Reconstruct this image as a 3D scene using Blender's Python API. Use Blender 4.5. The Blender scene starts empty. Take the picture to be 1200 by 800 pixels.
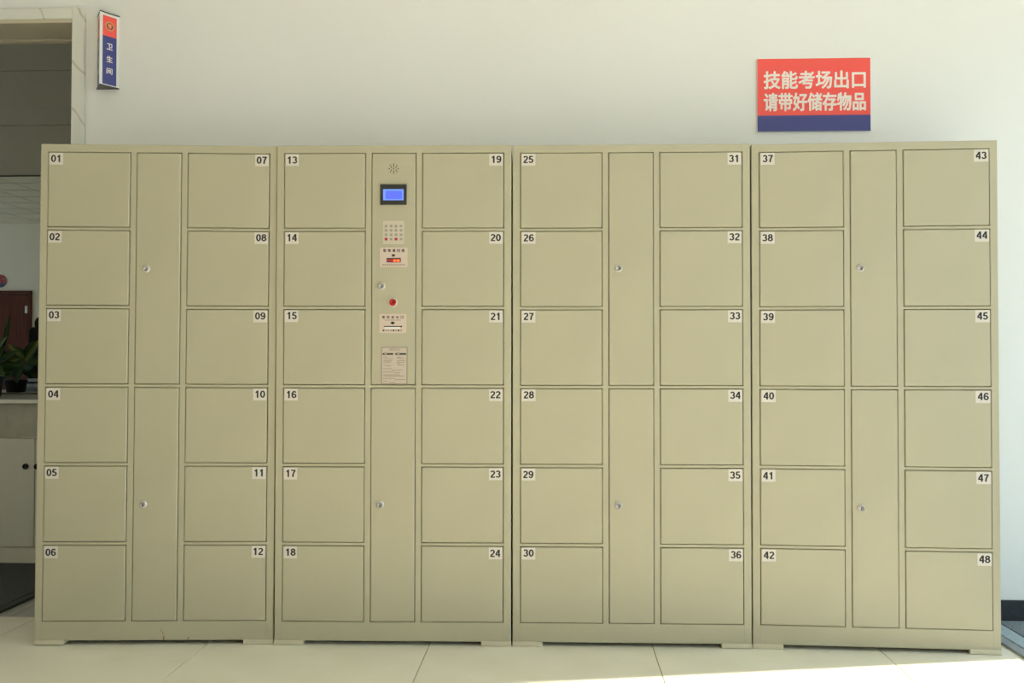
import bpy, bmesh, math, random
from mathutils import Vector, Matrix, Euler

random.seed(7)
S = bpy.context.scene
C = S.collection

# ------------------------------------------------------------------ camera
F_PX, YAW, PITCH, ROLL, CAM_H = 1150.0, 0.0452, 0.0191, -0.0019, 1.0232
CAM_R = Matrix.Rotation(YAW, 3, 'Z') @ Matrix.Rotation(PITCH, 3, 'X') @ Matrix.Rotation(ROLL, 3, 'Y')
CAM_P = Vector((0, 0, CAM_H))
cd = bpy.data.cameras.new('camera')
cam = bpy.data.objects.new('camera', cd); C.objects.link(cam)
r_, f_, u_ = CAM_R.col[0], CAM_R.col[1], CAM_R.col[2]
cam.matrix_world = Matrix(((r_[0], u_[0], -f_[0], 0), (r_[1], u_[1], -f_[1], 0), (r_[2], u_[2], -f_[2], CAM_H), (0, 0, 0, 1)))
cd.sensor_width = 36.0; cd.lens = 36.0 * F_PX / 1200.0; cd.clip_start = 0.05; cd.clip_end = 200
S.camera = cam

# ------------------------------------------------------------------ light
SUN_AZ = math.atan2(0.40, 2.0)          # the beam enters from the right, slightly from behind the lockers
SUN_EL = math.radians(28)
SUN_STRENGTH, SKY_STRENGTH = 11.5, 0.51
sd = bpy.data.lights.new('sun', 'SUN'); sd.energy = SUN_STRENGTH; sd.angle = math.radians(0.6); sd.color = (1.0, 0.89, 0.79)
sun = bpy.data.objects.new('sun', sd); C.objects.link(sun)
to_sun = Vector((math.cos(SUN_EL) * math.cos(SUN_AZ), math.cos(SUN_EL) * math.sin(SUN_AZ), math.sin(SUN_EL)))
sun.rotation_euler = to_sun.to_track_quat('Z', 'Y').to_euler()
sun.location = (9, 2, 8)
w = bpy.data.worlds.new('sky'); S.world = w; w.use_nodes = True
wn = w.node_tree.nodes; wl = w.node_tree.links
bg = wn['Background']; bg.inputs[0].default_value = (0.58, 0.81, 1.0, 1); bg.inputs[1].default_value = SKY_STRENGTH * 4.2
S.view_settings.view_transform = 'Standard'; S.view_settings.look = 'None'
S.view_settings.gamma = 1.0; S.view_settings.use_curve_mapping = False
S.view_settings.exposure = 0.66
try:
    S.cycles.diffuse_bounces = 7; S.cycles.max_bounces = 12
except Exception:
    pass

def portal(name, loc, nrm, sx, sy):
    ld = bpy.data.lights.new(name, 'AREA'); ld.shape = 'RECTANGLE'; ld.size = sx; ld.size_y = sy
    ld.cycles.is_portal = True
    o = bpy.data.objects.new(name, ld); C.objects.link(o); o.location = loc
    o.rotation_euler = (-Vector(nrm)).to_track_quat('Z', 'Y').to_euler()

# ------------------------------------------------------------------ pixel helpers (1200 x 800 photograph)
def ray(px, py):
    return CAM_R @ Vector(((px - 600) / F_PX, 1.0, -(py - 400) / F_PX))
def on_floor(px, py, z=0.0):
    d = ray(px, py); return CAM_P + d * ((z - CAM_H) / d.z)
def on_wall(px, py, y):
    d = ray(px, py); return CAM_P + d * (y / d.y)

# ------------------------------------------------------------------ materials
def mat(name, col, rough=0.5, metal=0.0, emit=None, estr=0.0, spec=0.5):
    m = bpy.data.materials.new(name); m.use_nodes = True
    b = m.node_tree.nodes['Principled BSDF']
    b.inputs['Base Color'].default_value = (*col, 1); b.inputs['Roughness'].default_value = rough
    b.inputs['Metallic'].default_value = metal
    b.inputs['Specular IOR Level'].default_value = spec
    if emit:
        b.inputs['Emission Color'].default_value = (*emit, 1); b.inputs['Emission Strength'].default_value = estr
    return m
def noise_col(m, c1, c2, scale, detail=4, lo=0.35, hi=0.65, coord='Object', stretch=(1, 1, 1)):
    nt = m.node_tree; n = nt.nodes; l = nt.links
    tc = n.new('ShaderNodeTexCoord'); mp = n.new('ShaderNodeMapping'); mp.inputs['Scale'].default_value = stretch
    nz = n.new('ShaderNodeTexNoise'); nz.inputs['Scale'].default_value = scale; nz.inputs['Detail'].default_value = detail
    rp = n.new('ShaderNodeValToRGB')
    rp.color_ramp.elements[0].position = lo; rp.color_ramp.elements[0].color = (*c1, 1)
    rp.color_ramp.elements[1].position = hi; rp.color_ramp.elements[1].color = (*c2, 1)
    l.new(tc.outputs[coord], mp.inputs[0]); l.new(mp.outputs[0], nz.inputs['Vector'])
    l.new(nz.outputs['Fac'], rp.inputs[0]); l.new(rp.outputs[0], n['Principled BSDF'].inputs['Base Color'])
    return m
def bump(m, scale, strength, dist=0.001, coord='Object'):
    nt = m.node_tree; n = nt.nodes; l = nt.links
    tc = n.new('ShaderNodeTexCoord'); nz = n.new('ShaderNodeTexNoise'); nz.inputs['Scale'].default_value = scale
    bp = n.new('ShaderNodeBump'); bp.inputs['Strength'].default_value = strength; bp.inputs['Distance'].default_value = dist
    l.new(tc.outputs[coord], nz.inputs['Vector']); l.new(nz.outputs['Fac'], bp.inputs['Height'])
    l.new(bp.outputs[0], n['Principled BSDF'].inputs['Normal']); return m
def marble(name, base, vein, rough, scale=1.0, rot=0.5):
    m = mat(name, base, rough); nt = m.node_tree; n = nt.nodes; l = nt.links
    tc = n.new('ShaderNodeTexCoord'); mp = n.new('ShaderNodeMapping')
    mp.inputs['Rotation'].default_value = (0.3, rot, 0.2); mp.inputs['Scale'].default_value = (scale,) * 3
    wv = n.new('ShaderNodeTexWave'); wv.inputs['Scale'].default_value = 0.9; wv.inputs['Distortion'].default_value = 5.0
    wv.inputs['Detail'].default_value = 4; wv.inputs['Detail Scale'].default_value = 1.2
    rp = n.new('ShaderNodeValToRGB')
    rp.color_ramp.elements[0].position = 0.0; rp.color_ramp.elements[0].color = (*vein, 1)
    rp.color_ramp.elements[1].position = 0.018; rp.color_ramp.elements[1].color = (*base, 1)
    l.new(tc.outputs['Object'], mp.inputs[0]); l.new(mp.outputs[0], wv.inputs['Vector'])
    l.new(wv.outputs['Fac'], rp.inputs[0]); l.new(rp.outputs[0], n['Principled BSDF'].inputs['Base Color'])
    return m

PAINT = (0.404, 0.367, 0.262)
M = {}
M['paint'] = bump(noise_col(mat('locker_paint', PAINT, 0.42), tuple(c * 0.975 for c in PAINT), tuple(c * 1.025 for c in PAINT), 3.0), 900, 0.06, 0.0005)
M['foot'] = mat('foot_plastic', (0.54, 0.49, 0.36), 0.5)
M['dark'] = mat('dark_interior', (0.03, 0.028, 0.02), 0.8)
M['wall'] = bump(noise_col(mat('white_wall_paint', (0.8, 0.79, 0.77), 0.7), (0.735, 0.725, 0.71), (0.76, 0.75, 0.735), 1.3), 180, 0.05, 0.001)
M['ceil'] = mat('ceiling_paint', (0.82, 0.82, 0.8), 0.8)
M['tile'] = noise_col(mat('beige_floor_tile', (0.72, 0.68, 0.55), 0.28, spec=0.4), (0.79, 0.745, 0.61), (0.83, 0.79, 0.67), 5, 6)
M['grout'] = mat('floor_grout', (0.22, 0.20, 0.15), 0.9)
M['gtile'] = noise_col(mat('grey_stone_tile', (0.36, 0.35, 0.32), 0.35), (0.33, 0.32, 0.29), (0.40, 0.39, 0.36), 4, 6)
M['trim'] = marble('white_marble_trim', (0.66, 0.65, 0.60), (0.50, 0.46, 0.39), 0.35, 2.2, 0.7)
M['marble'] = marble('grey_marble', (0.50, 0.435, 0.325), (0.475, 0.415, 0.31), 0.45, 0.8, 0.9)
M['base'] = noise_col(mat('black_baseboard', (0.012, 0.014, 0.017), 0.35), (0.010, 0.012, 0.015), (0.022, 0.025, 0.03), 60)
M['paper'] = mat('sticker_paper', (0.60, 0.55, 0.50), 0.55)
M['farwall'] = mat('cream_wall_paint', (0.84, 0.73, 0.59), 0.8)
M['farceil'] = mat('far_ceiling_panel', (0.84, 0.74, 0.61), 0.8)
M['steel'] = mat('bright_steel', (0.80, 0.77, 0.74), 0.25, 0.45)
M['ink'] = mat('black_ink', (0.008, 0.008, 0.009), 0.6)
M['greyink'] = mat('grey_ink', (0.26, 0.22, 0.18), 0.7)
M['label'] = mat('label_card', (0.56, 0.45, 0.38), 0.5)
M['sheet'] = mat('sheet_card', (0.48, 0.40, 0.33), 0.5)
M['sheetedge'] = mat('sheet_border', (0.23, 0.19, 0.15), 0.5)
M['chrome'] = mat('chrome', (0.82, 0.80, 0.77), 0.18, 1.0)
M['chrome2'] = mat('satin_chrome', (0.70, 0.66, 0.62), 0.35, 1.0)
M['blackpl'] = mat('black_plastic', (0.018, 0.017, 0.014), 0.35)
M['red'] = mat('red_button_plastic', (0.72, 0.03, 0.012), 0.3)
M['redglow'] = mat('red_scanner_glow', (0.5, 0.02, 0.01), 0.4, emit=(1, 0.05, 0.01), estr=0.5)
M['redglow2'] = mat('orange_scanner_glow', (0.6, 0.1, 0.02), 0.4, emit=(1, 0.22, 0.04), estr=0.7)
M['screen'] = mat('blue_lcd', (0.03, 0.04, 0.25), 0.3, emit=(0.10, 0.16, 1.0), estr=0.55)
M['screen2'] = mat('pale_blue_lcd', (0.05, 0.1, 0.3), 0.3, emit=(0.16, 0.30, 1.0), estr=0.65)
M['key'] = mat('grey_key', (0.36, 0.33, 0.27), 0.5)
M['keyred'] = mat('red_key', (0.42, 0.02, 0.045), 0.5)
M['pad'] = mat('keypad_plate', (0.52, 0.46, 0.37), 0.5)
M['rust'] = mat('rust', (0.23, 0.10, 0.03), 0.9)
M['signred'] = mat('sign_red', (0.86, 0.085, 0.07), 0.28)
M['signblue'] = mat('sign_blue', (0.045, 0.052, 0.23), 0.28)
M['signwhite'] = mat('sign_white', (0.79, 0.71, 0.67), 0.4)
M['acrylic'] = mat('acrylic_edge', (0.80, 0.82, 0.80), 0.2)
M['alu'] = mat('aluminium', (0.80, 0.80, 0.78), 0.3, 0.85)
M['gold'] = mat('emblem_gold', (0.62, 0.40, 0.09), 0.4)
M['roundred'] = mat('round_sign_red', (0.36, 0.03, 0.022), 0.5)
M['navy'] = mat('emblem_navy', (0.03, 0.035, 0.12), 0.4)
M['wood'] = noise_col(mat('red_brown_wood', (0.10, 0.026, 0.012), 0.6, spec=0.2), (0.085, 0.018, 0.007), (0.12, 0.028, 0.011), 6, 4, stretch=(6, 6, 0.5))
M['cabwhite'] = mat('cabinet_laminate', (0.60, 0.575, 0.50), 0.5)
M['apron'] = noise_col(mat('counter_stone', (0.38, 0.36, 0.30), 0.5), (0.35, 0.33, 0.275), (0.41, 0.39, 0.33), 12)
M['topedge'] = mat('counter_edge', (0.72, 0.71, 0.66), 0.3)
M['brownlip'] = mat('brown_lip', (0.09, 0.055, 0.02), 0.5)
M['pot'] = mat('dark_pot', (0.014, 0.014, 0.012), 0.4)
M['soil'] = mat('soil', (0.03, 0.02, 0.012), 0.9)
M['stem'] = mat('plant_stem', (0.06, 0.11, 0.02), 0.5)
M['fabric'] = mat('black_chair_fabric', (0.010, 0.009, 0.007), 0.9, spec=0.2)
M['carpet'] = bump(noise_col(mat('dark_carpet', (0.06, 0.06, 0.055), 0.95), (0.042, 0.042, 0.038), (0.085, 0.085, 0.078), 160, 2), 250, 0.8, 0.004)
M['rubber'] = mat('black_rubber', (0.022, 0.022, 0.02), 0.6)
M['bluecarpet'] = bump(noise_col(mat('blue_grey_carpet', (0.16, 0.19, 0.21), 0.95), (0.07, 0.085, 0.10), (0.30, 0.35, 0.39), 220, 2), 250, 0.8, 0.004)
M['palecarpet'] = bump(noise_col(mat('pale_blue_carpet', (0.34, 0.41, 0.45), 0.95), (0.24, 0.30, 0.34), (0.44, 0.52, 0.57), 220, 2), 250, 0.5, 0.003)
M['mattrim'] = mat('grey_mat_trim', (0.26, 0.28, 0.30), 0.5)
M['whitepl'] = mat('white_plastic', (0.72, 0.72, 0.70), 0.4)
M['frame'] = mat('window_metal', (0.55, 0.55, 0.54), 0.4, 0.6)
M['ground'] = noise_col(mat('outdoor_paving', (0.45, 0.44, 0.41), 0.9), (0.40, 0.39, 0.36), (0.5, 0.49, 0.46), 2)
gm = bpy.data.materials.new('window_glass'); gm.use_nodes = True
_n = gm.node_tree.nodes; _l = gm.node_tree.links; _n.remove(_n['Principled BSDF'])
_t = _n.new('ShaderNodeBsdfTransparent'); _t.inputs[0].default_value = (0.93, 0.96, 0.95, 1)
_g = _n.new('ShaderNodeBsdfGlossy'); _g.inputs['Roughness'].default_value = 0.02
_x = _n.new('ShaderNodeMixShader'); _x.inputs[0].default_value = 0.06
_l.new(_t.outputs[0], _x.inputs[1]); _l.new(_g.outputs[0], _x.inputs[2]); _l.new(_x.outputs[0], _n['Material Output'].inputs[0])
M['glass'] = gm
# leaf: paler along the middle, darker to the rim (the plant's own variegation, along the blade's X)
def leaf_mat(name, rim, mid):
    m = mat(name, rim, 0.5, spec=0.25); nt = m.node_tree; n = nt.nodes; l = nt.links
    tc = n.new('ShaderNodeTexCoord'); sp = n.new('ShaderNodeSeparateXYZ'); ab = n.new('ShaderNodeMath'); ab.operation = 'ABSOLUTE'
    nz = n.new('ShaderNodeTexNoise'); nz.inputs['Scale'].default_value = 35
    ad = n.new('ShaderNodeMath'); ad.operation = 'MULTIPLY_ADD'; ad.inputs[1].default_value = 0.03; 
    rp = n.new('ShaderNodeValToRGB'); rp.color_ramp.elements[0].position = 0.020; rp.color_ramp.elements[0].color = (*mid, 1)
    rp.color_ramp.elements[1].position = 0.042; rp.color_ramp.elements[1].color = (*rim, 1)
    l.new(tc.outputs['Object'], sp.inputs[0]); l.new(tc.outputs['Object'], nz.inputs['Vector'])
    l.new(sp.outputs['X'], ab.inputs[0]); l.new(nz.outputs['Fac'], ad.inputs[0]); l.new(ab.outputs[0], ad.inputs[2])
    l.new(ad.outputs[0], rp.inputs[0]); l.new(rp.outputs[0], n['Principled BSDF'].inputs['Base Color']); return m
M['leafpale'] = leaf_mat('leaf_variegated', (0.025, 0.055, 0.006), (0.13, 0.145, 0.025))
M['leafdark'] = leaf_mat('leaf_dark', (0.011, 0.030, 0.004), (0.030, 0.060, 0.007))

# ------------------------------------------------------------------ mesh builder
class MB:
    def __init__(s): s.v = []; s.f = []; s.m = []; s.sm = []
    def add(s, verts, faces, mi=0, smooth=False):
        o = len(s.v); s.v += [tuple(q) for q in verts]
        for q in faces: s.f.append(tuple(i + o for i in q)); s.m.append(mi); s.sm.append(smooth)
    def box(s, x0, x1, y0, y1, z0, z1, mi=0):
        s.add([(x0, y0, z0), (x1, y0, z0), (x1, y1, z0), (x0, y1, z0), (x0, y0, z1), (x1, y0, z1), (x1, y1, z1), (x0, y1, z1)],
              [(0, 3, 2, 1), (4, 5, 6, 7), (0, 1, 5, 4), (1, 2, 6, 5), (2, 3, 7, 6), (3, 0, 4, 7)], mi)
    def rect(s, x0, x1, z0, z1, y, mi=0):                    # faces -y
        s.add([(x0, y, z0), (x1, y, z0), (x1, y, z1), (x0, y, z1)], [(0, 1, 2, 3)], mi)
    def lathe_y(s, cx, cz, prof, mi=0, n=28, smooth=True):   # prof: (radius, y) front to back; axis along y
        vs = []; fs = []
        for r, y in prof:
            for k in range(n):
                a = 2 * math.pi * k / n; vs.append((cx + r * math.cos(a), y, cz + r * math.sin(a)))
        for i in range(len(prof) - 1):
            for k in range(n):
                a, b = i * n + k, i * n + (k + 1) % n; fs.append((a, b, b + n, a + n))
        fs.append(tuple(range(n)));
        s.add(vs, fs, mi, smooth)
    def lathe_z(s, cx, cy, prof, mi=0, n=28, smooth=True):
        vs = []; fs = []
        for r, z in prof:
            for k in range(n):
                a = 2 * math.pi * k / n; vs.append((cx + r * math.cos(a), cy + r * math.sin(a), z))
        for i in range(len(prof) - 1):
            for k in range(n):
                a, b = i * n + k, i * n + (k + 1) % n; fs.append((a, b, b + n, a + n))
        s.add(vs, fs, mi, smooth)
    def disc(s, cx, cz, r, y, mi=0, n=24, rz=None):
        rz = rz or r
        s.add([(cx + r * math.cos(2 * math.pi * k / n), y, cz + rz * math.sin(2 * math.pi * k / n)) for k in range(n)], [tuple(range(n))], mi)
    def rrect(s, x0, x1, z0, z1, y0, y1, r, mi=0, seg=5):    # rounded plate, front at y0
        pts = []
        for cx, cz, a0 in ((x1 - r, z1 - r, 0), (x0 + r, z1 - r, 90), (x0 + r, z0 + r, 180), (x1 - r, z0 + r, 270)):
            for k in range(seg + 1):
                a = math.radians(a0 + 90 * k / seg); pts.append((cx + r * math.cos(a), cz + r * math.sin(a)))
        n = len(pts)
        s.add([(x, y0, z) for x, z in pts] + [(x, y1, z) for x, z in pts],
              [tuple(range(n - 1, -1, -1))] + [(k, (k + 1) % n, (k + 1) % n + n, k + n) for k in range(n)], mi)
    def tube(s, pts, rad, mi=0, n=8):
        vs = []; fs = []
        for i, p in enumerate(pts):
            p = Vector(p); d = (Vector(pts[min(i + 1, len(pts) - 1)]) - Vector(pts[max(i - 1, 0)])).normalized()
            a = d.orthogonal().normalized(); b = d.cross(a); r = rad[i] if isinstance(rad, (list, tuple)) else rad
            for k in range(n):
                t = 2 * math.pi * k / n; vs.append(p + a * (r * math.cos(t)) + b * (r * math.sin(t)))
        for i in range(len(pts) - 1):
            for k in range(n):
                a, b = i * n + k, i * n + (k + 1) % n; fs.append((a, b, b + n, a + n))
        fs.append(tuple(range(n - 1, -1, -1))); fs.append(tuple(range((len(pts) - 1) * n, len(pts) * n)))
        s.add(vs, fs, mi, True)
    def mesh(s, name, mats):
        me = bpy.data.meshes.new(name); me.from_pydata(s.v, [], s.f)
        for k in mats: me.materials.append(M[k])
        me.polygons.foreach_set('material_index', s.m); me.polygons.foreach_set('use_smooth', s.sm); me.update()
        return me
    def build(s, name, mats, parent=None, loc=None, fix=False, bev=0.0, seg=2):
        me = s.mesh(name, mats if isinstance(mats, (list, tuple)) else [mats])
        if fix or bev:
            bm = bmesh.new(); bm.from_mesh(me)
            if bev:
                bmesh.ops.bevel(bm, geom=[e for e in bm.edges if len(e.link_faces) == 2 and e.calc_face_angle() > 0.6], offset=bev, segments=seg, profile=0.5, affect='EDGES')
            bmesh.ops.recalc_face_normals(bm, faces=bm.faces[:]); bm.to_mesh(me); bm.free()
        return link(name, me, parent, loc)
def link(name, me, parent=None, loc=None):
    o = bpy.data.objects.new(name, me); C.objects.link(o)
    if parent: o.parent = parent
    if loc is not None: o.location = loc
    return o
def empty(name, loc=(0, 0, 0), rot=(0, 0, 0)):
    o = bpy.data.objects.new(name, None); C.objects.link(o); o.location = loc; o.rotation_euler = rot
    o.empty_display_size = 0.1; return o
def tag(o, label, cat, group=None):
    o['label'] = label; o['category'] = cat
    if group: o['group'] = group
    return o
def struct(o, label=None):
    o['kind'] = 'structure'
    if label: o['label'] = label
    return o

# lettering: Blender's own text curves turned into flat meshes; weight comes from shifted copies
_tc = {}
def glyphs(s, font=None):
    key = (s, font is not None)
    if key in _tc: return _tc[key]
    c = bpy.data.curves.new('lettering', 'FONT'); c.body = s; c.size = 1; c.resolution_u = 4
    if font: c.font = font
    o = bpy.data.objects.new('lettering', c); C.objects.link(o); bpy.context.view_layer.update()
    ev = o.evaluated_get(bpy.context.evaluated_depsgraph_get()); me = ev.to_mesh()
    vs = [v.co.copy() for v in me.vertices]; fs = [tuple(p.vertices) for p in me.polygons]
    ev.to_mesh_clear(); bpy.data.objects.remove(o); bpy.data.curves.remove(c)
    xs = [v.x for v in vs]; ys = [v.y for v in vs]
    _tc[key] = (vs, fs, min(xs), max(xs), min(ys), max(ys)); return _tc[key]
def letter(mb, s, x0, x1, z0, z1, y, mi, bold=0.0, font=None, diag=True):
    vs, fs, a, b, c, d = glyphs(s, font)
    sx = (x1 - x0 - 2 * bold) / (b - a); sz = (z1 - z0 - 2 * bold) / (d - c)
    sh = [(0, 0)] if not bold else [(bold * math.cos(t * math.pi / 4), bold * math.sin(t * math.pi / 4)) for t in range(8)] + [(0, 0)]
    for k, (ox, oz) in enumerate(sh):
        # text lies in XY facing +Z; here x stays, y becomes z and the front faces -y
        mb.add([(x0 + bold + (v.x - a) * sx + ox, y - k * 4e-6, z0 + bold + (v.y - c) * sz + oz) for v in vs], fs, mi)

def spaced(mb, s, x0, x1, z0, z1, y, mi, bold):
    w_ = (z1 - z0); n_ = len(s)
    for k, ch in enumerate(s):
        a = x0 + (x1 - x0 - w_) * k / (n_ - 1); letter(mb, ch, a, a + w_, z0, z1, y, mi, bold=bold)
# bold sans digits drawn stroke by stroke (unit height, about 0.6 wide)
def arc(cx, cz, rx, rz, a0, a1, n=12):
    return [(cx + rx * math.cos(math.radians(a0 + (a1 - a0) * k / n)), cz + rz * math.sin(math.radians(a0 + (a1 - a0) * k / n))) for k in range(n + 1)]
DIG = {
 '0': [arc(.30, .5, .205, .415, 0, 360, 28)],
 '1': [[(.34, 0), (.34, 1.0)], [(.10, .735), (.20, .765), (.29, .86), (.31, .95)]],
 '2': [arc(.29, .70, .205, .21, 165, -25, 14) + [(.36, .45), (.20, .29), (.11, .09)], [(.03, .085), (.56, .085)]],
 '3': [arc(.285, .715, .19, .20, 165, -88, 12), arc(.285, .30, .21, .215, 88, -165, 14)],
 '4': [[(.43, 0), (.43, 1.0)], [(.40, .95), (.07, .37)], [(.02, .305), (.58, .305)]],
 '5': [[(.52, .915), (.12, .915)], [(.165, .93), (.115, .50)], arc(.275, .325, .215, .24, 140, -160, 16)],
 '6': [arc(.30, .315, .205, .23, 0, 360, 22), arc(.325, .50, .235, .415, 38, 190, 14)],
 '7': [[(.03, .915), (.57, .915)], [(.50, .87), (.36, .62), (.27, .35), (.235, 0)]],
 '8': [arc(.30, .725, .18, .19, 0, 360, 20), arc(.30, .30, .215, .215, 0, 360, 22)],
 '9': [arc(.30, .685, .205, .23, 0, 360, 22), arc(.275, .50, .235, .415, 218, 370, 14)]}
def digits(mb, s, cx, z0, h, y, mi, th=.205, adv=.74):
    x0 = cx - h * adv * len(s) / 2; k = 0
    for n_, ch in enumerate(s):
        ox = x0 + n_ * adv * h + .025 * h
        for line in DIG[ch]:
            closed = math.hypot(line[0][0] - line[-1][0], line[0][1] - line[-1][1]) < 1e-6
            L_ = line[:-1] if closed else line; m_ = len(L_); vs = []
            for i in range(m_):
                if closed: p0, p1 = Vector(L_[i - 1]), Vector(L_[(i + 1) % m_])
                else: p0, p1 = Vector(L_[max(i - 1, 0)]), Vector(L_[min(i + 1, m_ - 1)])
                d = (p1 - p0).normalized(); nrm = Vector((-d.y, d.x)); t_ = th * (0.5 - .07 * abs(d.x)); p = Vector(L_[i])
                for sg_ in (1, -1):
                    q = p + nrm * (t_ * sg_); vs.append((ox + q.x * h * 1.14, y - k * 4e-6, z0 + q.y * h))
            fs = [(2 * i, 2 * i + 1, 2 * ((i + 1) % m_) + 1, 2 * ((i + 1) % m_)) for i in range(m_ if closed else m_ - 1)]
            mb.add(vs, fs, mi); k += 1

# ------------------------------------------------------------------ room shell
WY = 3.94                       # front face of the wall behind the lockers
WT = 0.21                       # its thickness
XL, XR, YF, ZC = -6.5, 3.25, -3.6, 3.3
FAR_Y = 15.3; HDR_Y = 6.2; FX0, FX1 = -13.0, -2.0; FZ = 3.2
j = on_wall(97.5, 60, WY - 0.02); door_x1 = -1.985
door_top = on_wall(50, 22.5, WY - 0.02).z
trim_w = 0.047

# floor: slab, and one object per tile
fl = MB(); fl.box(XL - .2, XR + .2, YF - .2, 3.83, -0.12, -0.004)
floor = struct(fl.build('floor', ['grout']))
TS = 0.8; X0 = -1.255 - 7 * TS; Y0 = 3.83 - 10 * TS
tb = MB(); g = 0.0012; tb.box(g, TS - g, g, TS - g, -0.012, 0.0)
tile_me = tb.build('floor_tile', ['tile'], bev=0.0010, seg=1); tm = tile_me.data; bpy.data.objects.remove(tile_me)
for i in range(13):
    for k in range(10):
        if X0 + i * TS > XR + .1: continue
        link('floor_tile', tm, floor, (X0 + i * TS, Y0 + k * TS, 0))
cf = MB(); cf.box(-6.2, XR + .2, 3.83, FAR_Y + .2, -0.12, -0.004)
cfloor = struct(cf.build('floor_corridor', ['grout']))
tb = MB(); tb.box(g, 0.8 - g, g, 0.8 - g, -0.012, 0.0)
o_ = tb.build('stone_tile', ['gtile'], bev=0.0008, seg=1); gt = o_.data; bpy.data.objects.remove(o_)
for i in range(6):
    for k in range(3):
        link('stone_tile', gt, cfloor, (-2.17 - 0.8 * (i - 1), 3.83 + 0.8 * k, 0))
fb = MB(); fb.box(FX0 - .2, FX1 + .2, HDR_Y + .1, FAR_Y + .2, -0.1, -0.0005)
struct(fb.build('floor_far_room', ['tile']))

# back wall with the doorway
DX0 = -3.6
wb = MB()
wb.box(door_x1, XR + .2, WY, WY + WT, -0.004, ZC)
wb.box(DX0, door_x1, WY, WY + WT, door_top + 0.0, ZC)
wb.box(XL - .2, DX0, WY, WY + WT, -0.004, ZC)
struct(wb.build('wall_back', ['wall']))
# marble door surround: two jambs and a head piece, set proud of the wall and lining the reveal
t1 = MB(); t1.box(door_x1 - 0.004, door_x1 + trim_w, WY - 0.022, WY + 0.0, 0, door_top + trim_w)
t1.box(door_x1 - 0.004, door_x1 - 0.0002, WY, WY + WT, 0, door_top)
struct(t1.build('trim_1', ['trim'], bev=0.002, seg=1))
t2 = MB(); t2.box(DX0 - trim_w, door_x1 - 0.004, WY - 0.022, WY, door_top, door_top + trim_w)
struct(t2.build('trim_2', ['trim'], bev=0.002, seg=1))
t3 = MB(); t3.box(DX0 - trim_w, DX0 + 0.004, WY - 0.022, WY, 0, door_top)
struct(t3.build('trim_3', ['trim'], bev=0.002, seg=1))
t4 = MB(); t4.box(DX0 + .005, door_x1 - 0.005, WY - 0.0215, WY + WT - 0.03, door_top - 0.016, door_top - 0.0005)
t4.box(DX0 + .005, door_x1 - 0.005, WY + WT - 0.024, WY + WT + 0.012, door_top - 0.022, door_top - 0.0005)
struct(t4.build('trim_4', ['marble'], bev=0.0015, seg=1))
# baseboard along the back wall
bz = on_wall(1187, 703.5, WY - .014).z
bb = MB(); bb.box(door_x1 + trim_w + .002, XR, WY - 0.014, WY - 0.0005, 0.0, bz)
struct(bb.build('baseboard_back', ['base'], bev=0.002, seg=1))

bb = MB(); bb.box(XL, DX0 - trim_w - .002, WY - 0.014, WY - 0.0005, 0.0, bz)
struct(bb.build('baseboard_left', ['base'], bev=0.002, seg=1))
wl_ = MB(); wl_.box(XL - .2, XL, YF - .2, WY, -0.004, ZC); struct(wl_.build('wall_left', ['wall']))
wf = MB(); wf.box(XL - .2, XR + .2, YF - .2, YF, -0.004, ZC); struct(wf.build('wall_front', ['wall']))
ce = MB(); ce.box(XL - .2, XR + .2, YF - .2, WY + WT, ZC, ZC + .2); struct(ce.build('ceiling', ['ceil']))

# right wall: a glazed front from floor to head, metal posts, panes one by one
GZ0, GZ1 = 0.06, 2.66
GY1 = 3.85; NP = 5; GY0 = -2.6; PW = (GY1 - GY0) / NP
wr = MB()
wr.box(XR, XR + .2, GY1, WY, -0.004, ZC); wr.box(XR, XR + .2, YF - .2, GY0, -0.004, ZC)
wr.box(XR, XR + .2, GY0, GY1, GZ1, ZC); wr.box(XR, XR + .2, GY0, GY1, -0.12, GZ0)
struct(wr.build('wall_right', ['wall']))
wf_ = MB()
for k in range(NP + 1):
    yy = GY0 + k * PW; wf_.box(XR + .08, XR + .13, max(GY0, yy - .025), min(GY1, yy + .025), GZ0, GZ1)
wf_.box(XR + .08, XR + .13, GY0, GY1, GZ0, GZ0 + .05); wf_.box(XR + .08, XR + .13, GY0, GY1, GZ1 - .05, GZ1)
win = struct(wf_.build('window_1', ['frame']))
for k in range(NP):
    p = MB(); p.box(XR + .10, XR + .108, GY0 + k * PW + .025, GY0 + (k + 1) * PW - .025, GZ0 + .05, GZ1 - .05)
    p.build('pane', ['glass'], win)
portal('window_daylight', (XR + .16, (GY0 + GY1) / 2, (GZ0 + GZ1) / 2), (-1, 0, 0), GZ1 - GZ0, GY1 - GY0)
gd = MB(); gd.box(XR + .2, XR + 30, -25, 25, -0.2, -0.12); struct(gd.build('ground_outside', ['ground']))

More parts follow.
